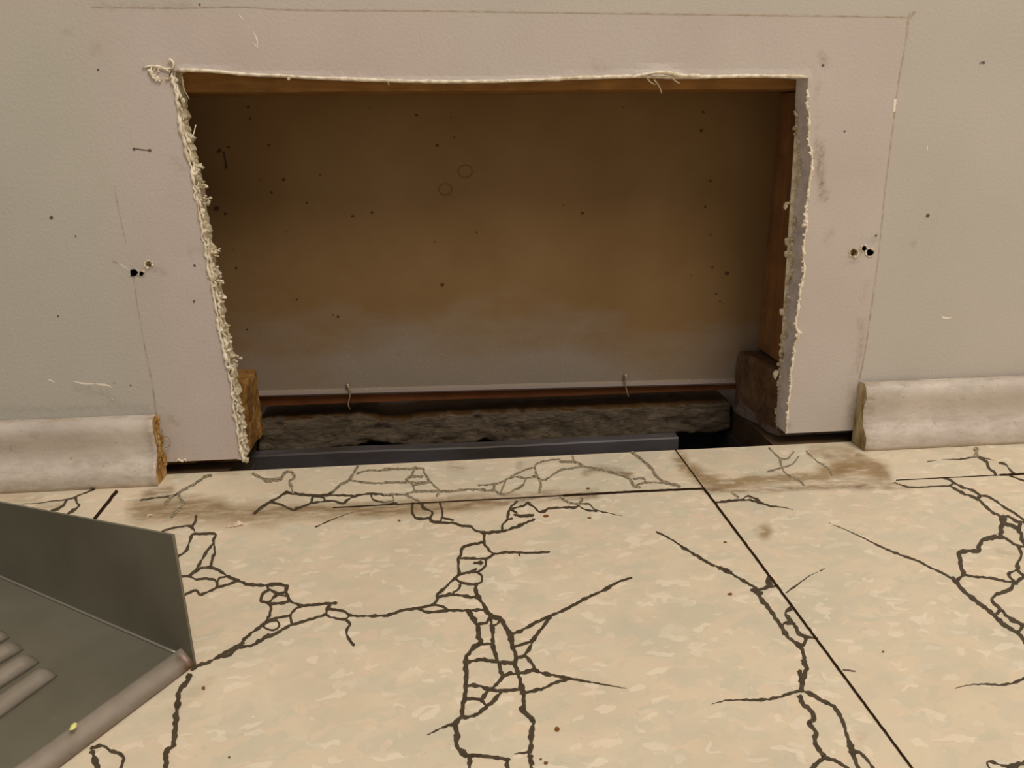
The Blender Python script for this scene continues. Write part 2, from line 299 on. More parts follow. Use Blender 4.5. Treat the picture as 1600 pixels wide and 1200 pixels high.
# dark veins of the vinyl pattern: (origin x, origin y, zoom of the traced crop), then lines of (width, points)
TR = {(220, 700, 4): [
 (10, 125,525,200,500,300,487,330,510,345,535), (10, 345,425,340,460,320,490), (11, 345,535,400,537,450,532,465,545,455,580,460,620,460,660,445,700,435,745),
 (11, 345,535,320,545,300,600,285,640,230,680,185,722), (11, 450,600,410,650,370,720,340,765,300,800), (11, 435,745,380,750,340,775,300,800,260,800,230,790,205,800),
 (14, 435,745,490,765,540,800,600,825,660,850,720,855,790,857,850,850,915,862), (10, 300,800,350,820,420,815,475,835,470,870,440,890), (9, 475,835,500,810,545,800),
 (11, 600,830,540,855,480,870,430,895,370,915,345,890,300,905,245,935), (10, 790,857,800,880,850,905,900,900,910,865), (12, 800,885,760,915,755,955,800,965,830,930,845,910),
 (13, 915,862,908,900,925,950,905,965,860,970,815,975), (10, 830,935,870,915,905,925), (12, 925,950,960,970,1010,985,1090,978,1180,970,1220,968),
 (13, 800,965,815,1000,800,1050,785,1080,755,1110,700,1150,640,1200), (11, 785,1080,860,1060,930,1045,960,1010,1000,990), (9, 760,1110,800,1085,850,1080,865,1110,840,1135,800,1135,765,1115),
 (12, 935,1045,945,1100,970,1095), (12, 755,1200,850,1155,930,1110,980,1095,1060,1070,1150,1040,1165,1005,1185,975), (11, 1165,1005,1210,1010,1270,1020,1310,1045,1400,1050,1500,1048,1560,1040,1600,1025),
 (10, 1155,1040,1200,1060,1270,1070,1310,1045), (12, 1285,1075,1305,1100,1285,1150,1305,1200,1330,1230), (-6, 1090,495,1200,445,1330,398), (12, 710,408,770,360,850,315,910,280,1000,290,1060,295,1150,295,1200,275),
 (10, 820,340,880,355,950,385,1010,365,1060,345,1075,300), (9, 1060,345,1130,335,1200,330,1260,345,1300,320,1340,300,1440,285,1550,295,1600,290), (8, 1150,295,1250,295,1340,300),
 (8, 1075,300,1140,310,1150,330), (8, 1440,285,1450,320,1520,340,1600,345), (7, 0,325,100,310,200,298,235,280)],
 (600, 700, 4): [
 (11, 180,345,175,390,195,435,250,442,290,430,300,400,250,375,230,345), (12, 290,430,295,455,350,465,440,470,480,485,540,490,570,515,630,530), (8, 350,345,365,400,360,440,350,465), (9, 360,435,430,450),
 (12, 630,530,740,520,790,505,860,480,935,445), (10, 740,515,740,480,770,450,800,440), (10, 770,450,780,400,800,360,830,335), (10, 800,380,870,360,900,345,940,370,975,400,1030,380,1100,372,1200,370,1215,350),
 (13, 820,418,870,425,930,420), (9, 795,385,830,405), (-8, 1215,350,1280,350,1320,385,1400,405,1490,425), (7, 1215,360,1260,385,1330,395), (10, 630,530,625,570,635,610,660,640,690,660,760,652,840,652,900,655,1030,650), (8, 845,652,848,670),
 (13, 620,590,560,600,505,615,485,635,480,670,465,690,465,740,470,785), (10, 480,688,560,690,640,690,690,660), (11, 640,690,635,730,610,760,580,775,540,775,470,790), (14, 570,718,610,715), (11, 530,780,575,757),
 (12, 470,790,430,825,390,865,340,910,330,950,300,980,210,1000,110,1015,40,1040,0,1050), (11, 470,790,450,810,470,835,530,850,580,850,610,835,610,800,585,775),
 (16, 575,850,575,890,590,930,610,960,640,1010,670,1050,720,1060,745,1100,775,1150,790,1200), (10, 475,855,470,880,435,900,435,915), (12, 340,930,420,915,500,925,580,935),
 (12, 210,1000,270,1025,340,1022,400,1015,520,1015,620,1010), (10, 300,982,350,985,400,1010), (13, 790,1165,850,1145,950,1090,1050,1045,1150,1000,1250,945,1370,890,1450,845), (9, 1400,870,1470,835,1545,810), (11, 1035,1060,1000,1110,960,1160,920,1200)],
 (620, 940, 4): [
 (20, 560,60,600,95,650,110,680,160,715,210,720,270,745,340,740,400,765,460,775,520,790,560), (20, 450,60,480,110,505,150,510,200,520,260,480,285,445,330,430,380,435,450,430,530,425,600,410,660,405,715,360,765),
 (13, 510,140,560,130,580,100), (17, 585,100,590,130,600,180,600,270,620,340,625,375), (12, 650,110,620,145,590,150), (12, 520,265,600,265), (15, 440,380,520,362,620,375,740,385), (15, 640,385,650,440,660,470,620,520,570,555,540,600,530,620),
 (15, 660,470,700,450,750,450,850,430,880,430), (15, 440,525,500,525,570,545,620,555,700,555,770,550,800,570), (14, 430,605,520,612,550,640,560,660), (16, 650,565,600,625,550,665,490,710,415,725),
 (14, 960,100,910,160,860,230,830,290,790,340,750,350), (12, 740,280,790,265,840,250), (14, 800,335,840,380,880,435,950,455,1080,480), (-11, 1080,480,1250,510,1435,542), (13, 1060,488,980,510,920,540,800,570),
 (22, 790,570,795,640,790,680,830,720,855,760,840,820,840,900,830,940), (-14, 830,940,735,952), (-14, 360,765,290,785,190,832), (22, 365,770,375,830,375,900,420,950,455,980,450,1080), (15, 460,960,540,965,620,975,700,985), (18, 690,985,690,1020,700,1080), (22, 835,965,845,1080)],
 (980, 700, 5): [
 (9, 230,655,330,705,410,755), (14, 420,765,540,840,640,900,720,935,790,965,870,1015,950,1060,1030,1110), (24, 725,938,800,970), (16, 1030,1110,1100,1085,1170,1075), (26, 1120,1075,1105,1040,1110,1010), (-10, 1240,1130,1340,1060,1420,1000,1490,968), (-9, 1505,962,1548,937),
 (12, 700,425,780,415,900,405,980,410,1060,435,1130,455), (-9, 1130,455,1230,465,1295,482), (10, 900,405,940,375,1000,395,1060,430)],
 (1000, 880, 3.75): [
 (16, 690,165,710,210,760,270,800,330,830,370), (24, 668,158,700,174), (12, 830,370,850,350,905,355), (14, 890,262,855,285,870,320,905,360,930,410,970,430), (11, 970,430,1035,440), (16, 830,370,850,410,890,450,940,490,960,540,962,570), (15, 970,430,965,465,940,490),
 (20, 962,575,975,620,955,680,945,745), (16, 938,630,942,690), (11, 700,802,800,788,880,762,945,745), (-10, 700,802,600,800,500,805,420,825), (15, 945,745,1000,765,1060,800,1140,845,1185,920,1210,1000,1240,1090,1260,1150,1300,1260), (26, 1235,1070,1245,1110),
 (19, 935,780,960,830,1000,860,1020,915,990,935,1030,990,1025,1050,1070,1120,1075,1140,1020,1190,980,1250), (14, 1080,1140,1140,1155,1200,1190,1260,1240), (12, 1250,1095,1300,1120,1345,1170,1400,1260)],
 (1280, 680, 5): [
 (-6, 845,205,920,195), (-8, 1240,165,1300,180,1370,195), (9, 1240,165,1100,188), (-8, 1100,188,960,190), (14, 1250,175,1310,210,1320,250,1370,290,1380,310), (10, 1410,215,1460,230,1500,280,1530,300), (10, 1490,315,1620,362),
 (12, 980,335,1010,345,1050,370,1020,395), (8, 590,370,680,400,760,408,880,400,1000,396,1020,390), (12, 1050,370,1130,410,1200,430,1260,470,1310,475,1390,520,1450,565,1530,610,1600,660,1700,700), (13, 1020,395,1120,450,1230,495,1300,555,1360,605,1430,635,1480,635,1540,670,1600,680),
 (20, 1255,475,1240,500), (30, 1430,640,1440,680,1420,730,1420,795), (20, 1450,690,1500,705,1560,740,1580,790,1600,850,1640,900), (20, 1560,740,1570,690), (22, 1420,795,1340,800,1280,820,1250,860,1245,905,1180,905,1095,915,1100,960,1110,1030,1130,1085),
 (12, 1440,795,1510,840,1560,865,1640,875), (18, 1560,870,1580,940,1550,1000,1545,1050,1480,1085,1520,1140,1540,1160), (16, 1545,1050,1600,1100,1660,1130), (13, 1130,1090,1220,1105,1340,1115,1450,1140,1540,1150), (20, 1130,1090,1065,1140),
 (-8, 450,855,330,795,200,735,75,685), (11, 450,855,560,905,680,950,780,985,850,1025,960,1075,1060,1130)],
 (1280, 900, 4): [
 (18, 835,12,860,40,900,90,980,155,1060,215,1095,245,1150,300,1240,355,1280,400,1330,470), (16, 1290,0,1220,45,1190,85,1110,115,1080,155,1130,205,1095,245), (16, 1140,215,1200,270,1270,305,1250,345), (14, 1270,305,1340,290), (-11, 1280,640,1220,665,1140,680,1040,675,940,680,850,702), (12, 1280,640,1350,600),
 (25, 1330,1150,1280,1170,1230,1180,1180,1210), (10, 1090,1240,1050,1170,1075,1160,1130,1180,1190,1190)],
 (100, 960, 4): [
 (14, 800,345,840,318,900,300,980,255,1060,210,1120,175), (14, 970,262,1030,255,1080,210,1180,190,1260,140,1280,125), (22, 785,380,760,430,720,480,710,560,700,640,695,720,680,820,640,860,640,990), (14, 170,835,240,820,290,850,370,890,345,990), (24, 180,860,215,990)],
 (0, 600, 5): [
 (-8, 570,890,500,905,400,915,300,930,140,938), (8, 570,890,640,860,740,820), (14, 520,910,480,960,410,990,330,1040), (14, 590,890,600,930,620,940,600,970,530,1015,480,1060)]}
TRW = {(220, 700, 4): [
 (11, 1200,275,1240,235,1300,200,1335,150,1355,115), (10, 950,280,940,240,930,205,960,185,940,150,900,155,870,195,800,205,740,180,700,160), (14, 780,205,850,195), (7, 1300,200,1400,215,1500,220,1600,210), (6, 1350,160,1420,140,1500,140,1600,130),
 (9, 235,280,260,265,350,215,400,180,440,170), (11, 235,280,240,310,270,345,255,370,190,430), (12, 200,298,165,335,150,355)],
 (600, 700, 4): [
 (8, 0,130,120,130,240,128,250,150,280,200,320,240,350,270), (8, 150,180,240,178), (8, 190,130,170,175,140,200,180,230,185,270,140,290,210,330), (7, 0,215,150,215,290,215), (7, 190,230,290,215), (7, 0,290,140,290), (8, 185,270,270,270,350,270,420,270,540,258,660,265,690,260),
 (8, 350,270,330,300), (7, 50,295,60,330,0,340), (6, 590,232,690,225,760,200,830,160,900,130,940,120,960,95,1040,75,1100,70), (7, 690,225,690,260,740,290,800,270,870,230,890,190,950,180,1000,200,1100,140,1180,125,1240,110,1190,80,1180,50),
 (7, 760,200,730,280), (6, 760,195,830,180,890,190), (8, 940,120,960,180,980,220,970,280), (8, 1100,85,1200,90,1250,115,1310,125,1450,160,1540,195,1560,240,1600,245), (8, 1100,305,1150,340,1215,350), (8, 1215,350,1240,325,1230,310), (7, 230,345,200,320)],
 (980, 700, 5): [
 (13, 35,30,100,80,190,160,220,210,280,260,380,290,410,300), (9, 0,210,50,290,140,270,280,270), (8, 50,240,130,240,140,270), (8, 820,350,870,385), (8, 1110,0,1160,50,1190,80,1205,140,1240,200,1350,260,1380,290), (7, 1100,183,1200,155,1290,125,1340,65), (7, 1190,80,1250,85,1300,30), (6, 1400,25,1480,100,1570,160,1600,215)],
 (1280, 680, 5): [(24, 1225,105,1228,160)]}
k = 0
for table, mi in ((TR, 1), (TRW, 2)):
    for (ox, oy, s), lines in table.items():
        for L in lines:
            wd = abs(L[0])/s; pts = [(ox+L[i]/s, oy+L[i+1]/s) for i in range(1, len(L), 2)]
            k += 1; ribbon(fl, pts, wd*(1.42 if mi == 1 else 1.8), 'Z', mi, .00008+k*2e-7, 1.6, (0, .9 if L[0] < 0 else 0), .55)
            for q in (pts[0], pts[-1]):
                if L[0] > 0: disc(fl, q, wd*.85, 'Z', mi, .00016+k*2e-7, .7, 9, .35)
# seams between tiles
for pts, wd in (([(1100, 763), (1205, 903), (1312, 1047), (1500, 1301)], 3.6), ([(1055, 702), (1100, 763)], 1.8), ([(1101, 763), (1000, 767.5), (880, 774)], 3.2), ([(880, 774), (690, 784), (520, 793)], 1.6),
                ([(1562, 742), (1700, 735)], 3), ([(1400, 750), (1562, 742)], 1.2), ([(183, 766), (165, 789), (120, 845)], 5.0), ([(1190, 1046.), (1265/3.75+1000, 632/3.75+880)], 0)):
    if wd: k += 1; ribbon(fl, pts, wd, 'Z', 3, .0002+k*2e-7, 6, (0, 0), .12)
for x, y, r, sq in ((870.7, 1139, 4.2, .9), (853, 1192, 3.2, .8), (845, 1186, 2, .8), (318, 1075, 3, .9), (358, 1183, 2, .8), (1380, 1018, 1.8, .8), (853, 806, 4.5, .45), (921, 809, 3, .4), (624, 813, 2.5, .5), (1133, 847, 2.8, .5), (1141, 928, 4, .45), (919, 763, 3, .5)):
    k += 1; disc(fl, (x, y), r, 'Z', 4 if r > 1.9 and y > 1000 else 4, .0002+k*2e-7, sq)
ribbon(fl, [(1317, 1046), (1337, 1048.5)], 1.8, 'Z', 5, .0003, 3)
# visible thickness at the edge of the tiles
n = fl.add([(-1.5, 0, 0), (1.5, 0, 0), (1.5, 0, -.003), (-1.5, 0, -.003)]); fl.face((n, n+1, n+2, n+3), 3)
m = N('purple_ink', .6, .2); m.color(srgb(120, 92, 96)); INK = m.m
floor = struct(fl.build('floor', [FLOOR, VEIN, WORN, SEAM, RUST, INK], attrs={'stain': stain, 'tan': tan}))
sb = MB(); sb.box((-1.5, -2.2, -.022), (1.5, .0, -.0031)); sb.box((-1.5, .0, -.022), (-.1215, 1.2, -.0005)); sb.box((.191, .0, -.022), (1.5, 1.2, -.0005)); sb.box((-.1215, .10, -.022), (.191, 1.2, -.0005))
sb.build('subfloor', SUB, floor)

# ------------------------------------------------------------------ wall with the cut opening
TH = .0127
LEFT = [(380, 720), (374, 690), (371, 665), (366, 640), (363, 610), (358, 585), (352, 555), (346, 528), (341, 508), (339, 485), (334, 458), (330, 438), (326, 415), (321, 388), (316, 362), (313, 345), (309, 322), (304, 296), (302, 275), (298, 256), (291, 238), (286, 212), (281, 190), (278, 165), (275, 145), (271, 128), (268, 112)]
TOP = [(280, 109), (330, 111), (380, 116), (430, 118), (500, 122), (560, 124), (630, 126.5), (700, 127.5), (770, 127), (830, 125), (900, 122), (960, 120), (995, 119), (1020, 119), (1060, 120.5), (1110, 120), (1180, 118.5), (1240, 119.5), (1262, 121)]
RIGHT = [(1262, 140), (1261, 165), (1264, 190), (1263, 215), (1267, 240), (1268, 262), (1264, 285), (1262, 305), (1258, 330), (1260, 350), (1256, 375), (1254, 400), (1256, 420), (1253, 440), (1249, 455), (1247, 480), (1243, 505), (1247, 522), (1241, 540), (1239, 560), (1236, 580), (1234, 610), (1231, 640), (1229, 660), (1228, 677)]
def jitline(pts, step, amp, seed):
    out = []
    for i, p in enumerate(smooth(pts, step)):
        out.append((p[0]+amp*noise.noise(Vector((i*.55, seed, 0)))+amp*.5*noise.noise(Vector((i*1.9, seed+5, 0))), p[1]+amp*.3*noise.noise(Vector((i*.8, seed+9, 0)))))
    return out
jl = jitline(LEFT, 4, 3.2, 1); jt = jitline(TOP, 6, .8, 20); jr = jitline(RIGHT, 4, 1.3, 40)
hole = [onY(*p) for p in jl+jt+jr]; hole = [(p[0], p[2]) for p in hole]
zb = .0072
outer = [(-1.4, zb)] + [(x, zb) for x in np.arange(-.4, hole[0][0]-.002, .004)] + hole + [(x, zb) for x in np.arange(hole[-1][0]+.003, .5, .004)] + [(1.4, zb), (1.4, 1.9), (-1.4, 1.9)]
screws = [(209, 426, 5.6), (221, 427.5, 3.2), (232, 413, 4.6), (1334, 395, 5.8), (1350, 388, 3.6), (1359, 394.5, 5.0)]
loops = []
for x, y, r in screws:
    loops.append([onY(x+r*math.cos(a)*(1+.2*math.sin(3*a+x)), y+r*math.sin(a)) for a in np.arange(0, 2*math.pi-.01, 2*math.pi/12)])
loops = [[(p[0], p[2]) for p in L] for L in loops]
cv = list(outer); ce = [(i, (i+1) % len(outer)) for i in range(len(outer))]
for L in loops: b = len(cv); cv += L; ce += [(b+i, b+(i+1) % len(L)) for i in range(len(L))]
def inside(P, poly):
    poly = np.array(poly); r = np.zeros(len(P), bool); j = len(poly)-1
    for i in range(len(poly)):
        xi, yi = poly[i]; xj, yj = poly[j]
        c = ((yi > P[:, 1]) != (yj > P[:, 1])) & (P[:, 0] < (xj-xi)*(P[:, 1]-yi)/((yj-yi)+1e-15)+xi); r ^= c; j = i
    return r
gx, gz = np.meshgrid(axis(-1.38, -.24, .44, 1.38, .0028, .06), np.concatenate([np.arange(.0095, .30, .0028), np.arange(.33, 1.88, .06)]))
G = np.stack([gx.ravel(), gz.ravel()], 1); G = G + rng.uniform(-.0004, .0004, G.shape)
G = G[inside(G, outer)]
for L in loops: G = G[~inside(G, L)]
H = np.array(hole); dmin = np.full(len(G), 9.)
for h in H: dmin = np.minimum(dmin, np.hypot(*(G-h).T))
G = G[dmin > .0012]; cv += [tuple(g) for g in G]
V, E, Fc, *_ = geometry.delaunay_2d_cdt([Vector(c) for c in cv], ce, [], 0, 1e-7)
V = np.array([(v.x, v.y) for v in V]); T = np.array([f for f in Fc if len(f) == 3]); C = V[T].mean(1)
keep = inside(C, outer)
for L in loops: keep &= ~inside(C, L)
T = T[keep]
wl = MB(); P3 = np.stack([V[:, 0], np.zeros(len(V)), V[:, 1]], 1)
wpx = toPx(P3)
# slightly raised rim at the saw cut and around the screw holes
rim = np.zeros(len(V)); dd = segdist(wpx, jt); rim = np.maximum(rim, .0006*np.exp(-(dd/4)**2))
for x, y, r in []: rim = np.maximum(rim, .0007*np.exp(-((np.hypot(wpx[:, 0]-x, wpx[:, 1]-y)-r)/3.0)**2))
curl = .0035*np.exp(-((wpx[:, 0]-1030)/32)**2)*np.clip(1-(119-wpx[:, 1])/14, 0, 1)*(wpx[:, 1] < 128)
P3[:, 1] -= rim+curl
wl.add(P3)
for t in T:
    a, b, c = V[t[0]], V[t[1]], V[t[2]]
    if (b[0]-a[0])*(c[1]-a[1])-(b[1]-a[1])*(c[0]-a[0]) < 0: t = t[::-1]
    wl.face(tuple(int(q) for q in t), 0)
# zone: pinker paint inside the outlined rectangle, greyer outside
rect = [(140, 14), (183, 300), (212, 480), (246, 665), (300, 800), (1290, 800), (1335, 660), (1350, 560), (1385, 300), (1423, 25), (800, 19)]
ins = inside(wpx, rect).astype(float); dl = segdist(wpx, [(90, -60), (140, 14), (183, 300), (212, 480), (246, 665)])
zone = np.where(wpx[:, 0] < 700, np.where(ins > 0, .5+.5*np.clip(dl/60, 0, 1), .5-.5*np.clip(dl/45, 0, 1)), np.where((ins > 0) & (wpx[:, 1] > 22), .75, .3))
zone = np.where((wpx[:, 0] < 700) & (wpx[:, 1] < 16), .45, zone)
smudge = field([([(1283, 85), (1290, 100)], 6, .5), ([(1278, 130), (1276, 200)], 3, .3), ([(1277, 222), (1283, 240), (1281, 275), (1287, 310)], 6, .75), ([(1262, 250), (1275, 240)], 5, .5),
 ([(1346, 500), (1343, 540), (1336, 585)], 4, .55), ([(1350, 470), (1355, 440)], 3, .4), ([(1330, 610), (1330, 655)], 8, .3), ([(1340, 400), (1330, 408)], 6, .5), ([(1355, 372), (1366, 374)], 4, .35), ([(150, 75)], 9, .3), ([(104, 52)], 7, .3), ([(380, 250), (310, 245)], 1, 0),
 ([(270, 250), (285, 265)], 7, .25), ([(310, 392), (300, 395)], 8, .25), ([(300, 380)], 5, .25), ([(145, 12), (300, 12)], 5, .35), ([(120, 605), (165, 615), (180, 630)], 7, .22), ([(236, 600), (243, 640)], 3, .5), ([(215, 640), (230, 640)], 8, .25),
 ([(262, 650), (275, 662)], 3, .5), ([(0, 640), (200, 638)], 6, .2), ([(225, 420), (260, 425)], 4, .4), ([(1230, 660), (1240, 678)], 3, .4), ([(762, 105)], 4, .5), ([(930, 105), (950, 108)], 7, .25), ([(1300, 360), (1290, 380)], 6, .25), ([(1450, 600), (1560, 590)], 3, .25), ([(1428, 380)], 4, .3)], wpx)
# side faces of the sheet: the cut goes back into the wall, ragged at the rear
def back_off(i, n, side):
    k = noise.noise(Vector((i*.35, side*13.7, 2)))+.7*noise.noise(Vector((i*1.1, side*3.3, 4)))
    return (.0008+.0026*k) if side == 0 else (.0003+.0007*k if side == 2 else .0)
nl, nt = len(jl), len(jt); ring = []
for i, (x, z) in enumerate(hole):
    if i < nl: dx, dz, s = max(0, back_off(i, nl, 0)), 0, 0
    elif i < nl+nt: dx, dz, s = 0, -.0002, 1
    else: dx, dz, s = -max(0, back_off(i, nl, 2)), 0, 2
    f0 = wl.add([(x, -.0002, z), (x+dx*.35, TH*.33, z+dz), (x+dx*.8, TH*.7, z+dz), (x+dx, TH, z+dz)]); ring.append((f0, s))
for (a, s), (b, s2) in zip(ring[:-1], ring[1:]):
    mi = (1, 2, 3)[s]
    for q in range(3): wl.face((a+q, a+q+1, b+q+1, b+q), mi if not (s == 0 and q == 0) else 1)
# bottom faces + inside of screw holes + back sheet
hx0, hx1 = hole[0][0], hole[-1][0]
for a, b in ((-1.4, hx0), (hx1, 1.4)):
    n = wl.add([(a, 0, zb), (b, 0, zb), (b, TH, zb), (a, TH, zb)]); wl.face((n, n+3, n+2, n+1), 1)
for L in loops:
    n = wl.add([(p[0], -.0005, p[1]) for p in L]+[(p[0], TH, p[1]) for p in L]); m_ = len(L)
    for i in range(m_): j = (i+1) % m_; wl.face((n+i, n+j, n+m_+j, n+m_+i), 1 if L is loops[2] or L is loops[3] else 4)
tlx, trx = hole[nl-1][0], hole[nl+nt][0]; zt = max(h_[1] for h_ in hole)
n = wl.add([(-1.4, TH, zb), (hx0+.0005, TH, zb), (tlx, TH, zt), (-1.4, TH, zt), (hx1-.0005, TH, zb), (1.4, TH, zb), (1.4, TH, zt), (trx, TH, zt), (-1.4, TH, 1.9), (1.4, TH, 1.9)])
wl.face((n, n+3, n+2, n+1), 1); wl.face((n+4, n+7, n+6, n+5), 1); wl.face((n+3, n+8, n+9, n+6, n+7, n+2), 1)
# thin marks on the paint
L0 = .00006
def mark(pts, wd, mi, tp=(0, 0), jit=.3):
    global k; k += 1; ribbon(wl, pts, wd, 0.0, mi, L0+k*1.5e-7, 2.5, tp, jit)
mark([(143, 11), (230, 12), (300, 12), (360, 11), (405, 12), (440, 15), (520, 16), (620, 16.5), (740, 18), (850, 19.5), (960, 21), (1060, 22), (1200, 24), (1300, 25), (1420, 27)], 2.0, 5)
mark([(1422, 20), (1415, 70), (1404, 130), (1393, 220), (1383, 300), (1373, 400), (1362, 480), (1350, 560), (1341, 600)], 2.0, 5)
mark([(1430, 18), (1420, 32), (1417, 60)], 3.5, 5); mark([(1399, 155), (1397, 175)], 4, 7)
mark([(178, 290), (190, 350), (197, 380)], 1.2, 5); mark([(209, 435), (215, 480), (224, 530), (233, 580)], 1.2, 5); mark([(224, 530), (233, 575), (240, 615), (244, 650)], 2.4, 5, (.5, 0))
mark([(177, 408), (190, 414), (203, 423)], 1.6, 7, (.5, .3)); mark([(176, 408), (186, 412)], 1.8, 5)
mark([(209, 232), (222, 234), (235, 235)], 1.8, 6); disc(wl, (209.5, 233), 2.4, 0.0, 6, .0002); disc(wl, (234, 235), 2.8, 0.0, 6, .0002, .8)
for x, y, r in ((80, 340, 2.8), (118, 369, 1.4), (91, 494, 1.4), (204, 602, 1.3), (178, 598, 1.2), (312, 7, 1.6), (153, 109, 1.6), (304, 415, 2), (303, 471, 1.8), (1450, 337, 3), (1537, 98, 2), (1369, 368, 1.8), (1286, 102, 2), (1320, 205, 1.5), (1248, 185, 1.3), (85, 598, 0)):
    if r: disc(wl, (x, y), r, 0.0, 6 if r > 1.2 else 5, .0002+x*1e-8)
mark([(1531, 100), (1534, 97), (1540, 99)], 1.3, 6)
for pts, wd in (([(75, 593), (83, 596), (87, 599)], 3), ([(114, 596), (130, 599), (150, 600)], 3), ([(150, 600), (168, 602), (175, 606)], 3.5), ([(173, 622), (178, 624)], 2), ([(1470, 495), (1478, 497), (1487, 496)], 4), ([(1449, 227), (1449, 236)], 3.5), ([(373, 23), (381, 32)], 2.2), ([(396, 50), (401, 60), (403, 72)], 2.4), ([(394, 67), (405, 76)], 2.2), ([(221, 92), (223, 94)], 3), ([(670, 81), (671, 82.5)], 3), ([(46, 107), (50, 108)], 2), ([(387, 38), (392, 46)], 1.2), ([(380, 250), (381, 251)], 0)):
    if wd: mark(pts, wd, 7, (.3, .4))
wall = struct(wl.build('wall_front', [WALL, GYPSUM, CUT, CUT, HOLE, PENCIL, MARK, CHIP], attrs={'zone': zone, 'smudge': smudge}))
for p in wall.data.polygons: pass
# torn paper rim and gypsum crumbs clinging to the cut
tp = MB(); cr = MB()
def rimline(pts, r0, r1, step, yo=-.0004, amp=.0006, seed=0):
    P = smooth(pts, step); out = []; rr = []
    for i, p in enumerate(P):
        q = onY(*p, 0); nz = lambda a: noise.noise(Vector((i*a, seed, a)))
        out.append(q+np.array([amp*nz(.7), yo+amp*.8*nz(.9), amp*nz(1.3)])); rr.append(r0+(r1-r0)*max(0, .5+nz(.53)))
    tp.tube(out, rr, 6)
rimline(jl, .0003, .0011, 3, seed=1, amp=.0009); rimline([(a+2.5, b) for a, b in jl], .0002, .0010, 3, yo=.0016, amp=.0016, seed=2)
rimline(jt, .0006, .0010, 6, yo=-.0003, amp=.0002, seed=3)
rimline(jr, .0002, .0010, 3, seed=4, amp=.0007)
rimline([(985, 121), (1005, 117), (1025, 113.5), (1045, 115), (1062, 118.5), (1090, 119)], .0005, .0011, 4, yo=-.0032, amp=.0001, seed=6)
for (x, y) in jl[::1]:
    n_ = random.choice((1, 2, 2, 3)) if y > 205 else random.choice((0, 0, 1))
    for _ in range(n_):
        d = random.random(); q = onY(x+random.uniform(-3, 4)+d*3, y+random.uniform(-4, 4), d*TH)
        cr.blob((q[0]+random.uniform(0, .002), d*TH-.0004, q[2]), random.choice((.0005, .0007, .0009, .0013)), random.choice((0, 0, 1)), .7, (1, .8, 1))
for cx, cy, r in ((322, 313, 10), (338, 395, 9), (332, 418, 9), (342, 440, 8), (346, 465, 7), (352, 512, 8), (358, 535, 7), (308, 262, 9), (318, 290, 6), (366, 560, 6), (378, 700, 7), (376, 670, 6)):
    for _ in range(14):
        d = random.uniform(.35, 1); q = onY(cx+random.gauss(0, r*.42), cy+random.gauss(0, r*.55), TH*d)
        cr.blob(q, random.uniform(.0005, .0013), random.choice((0, 0, 1)), .8, (1, 1, .7))
for (x, y) in jr[::1]:
    for _ in range(random.choice((0, 1, 1, 2))):
        q = onY(x+random.uniform(-2, 2), y+random.uniform(-4, 4), -.0002); cr.blob(q, random.choice((.0004, .0006, .0009)), 1, .7)
    for _ in range(random.choice((0, 1, 1, 2, 2)) if y > 170 else 0):
        q = onY(x, y+random.uniform(-4, 4), 0); cr.blob((q[0]-random.uniform(-.0004, .0016), TH*random.uniform(.8, 1.1), q[2]), random.choice((.0005, .0008, .0012)), 0, .8)
for px_, py_, r in ((1224, 322, .0018), (1226, 378, .0017), (1226, 396, .0019), (1228, 436, .0017), (1219, 487, .002), (1222, 530, .0028), (1217, 552, .0022), (1208, 585, .0022), (1214, 600, .0018), (1212, 640, .002)):
    q = onY(px_+3, py_, TH); cr.blob(q, r, 0, .8, (.7, .7, 1.2)); cr.blob(q+np.array([.001, 0, .0015]), r*.6, 0, .8)
for px_, py_ in ((1258, 346), (1256, 352), (1250, 520), (1244, 524), (1262, 152), (1266, 240)):
    cr.blob(onY(px_, py_, -.0006), .0012, 1, .6)
# the chipped corner at upper left and the fibres hanging from the top
for i in range(46):
    a = random.random()*2*math.pi; cr.blob(onY(252+15*math.cos(a)+random.gauss(0, 2), 115+8*math.sin(a)+random.gauss(0, 2), -.0005), random.uniform(.0003, .0008), 1, .8)
tp.tube([onY(*p, -.0006) for p in ((222, 106), (235, 103), (248, 104), (258, 108), (268, 107))], [.0002, .0006, .0008, .0007, .0004], 6)
tp.tube([onY(*p, -.0008) for p in ((237, 105), (235, 113), (239, 121), (247, 125))], [.0003, .0007, .0007, .0003], 6)
tp.tube([onY(*p, -.0012) for p in ((262, 96), (266, 92.5), (271, 97), (270, 106), (265, 118))], [.0003, .0006, .0007, .0006, .0004], 6)
for pts in (((1010, 119), (1016, 128), (1024, 132)), ((1050, 121), (1056, 127), (1062, 130)), ((1022, 124), (1030, 135), (1034, 146)), ((450, 121), (451, 124)), ((605, 125), (608, 133)), ((284, 118), (288, 140), (296, 155)), ((291, 205), (300, 214), (306, 195))):
    P = smooth(pts, 3); tp.tube([onY(*p, .004+.0003*i) for i, p in enumerate(P)], [.0005*(1-.6*i/len(P)) for i in range(len(P))], 5)
cr.blob(onY(451, 123, -.0002), .0009, 1, .3)
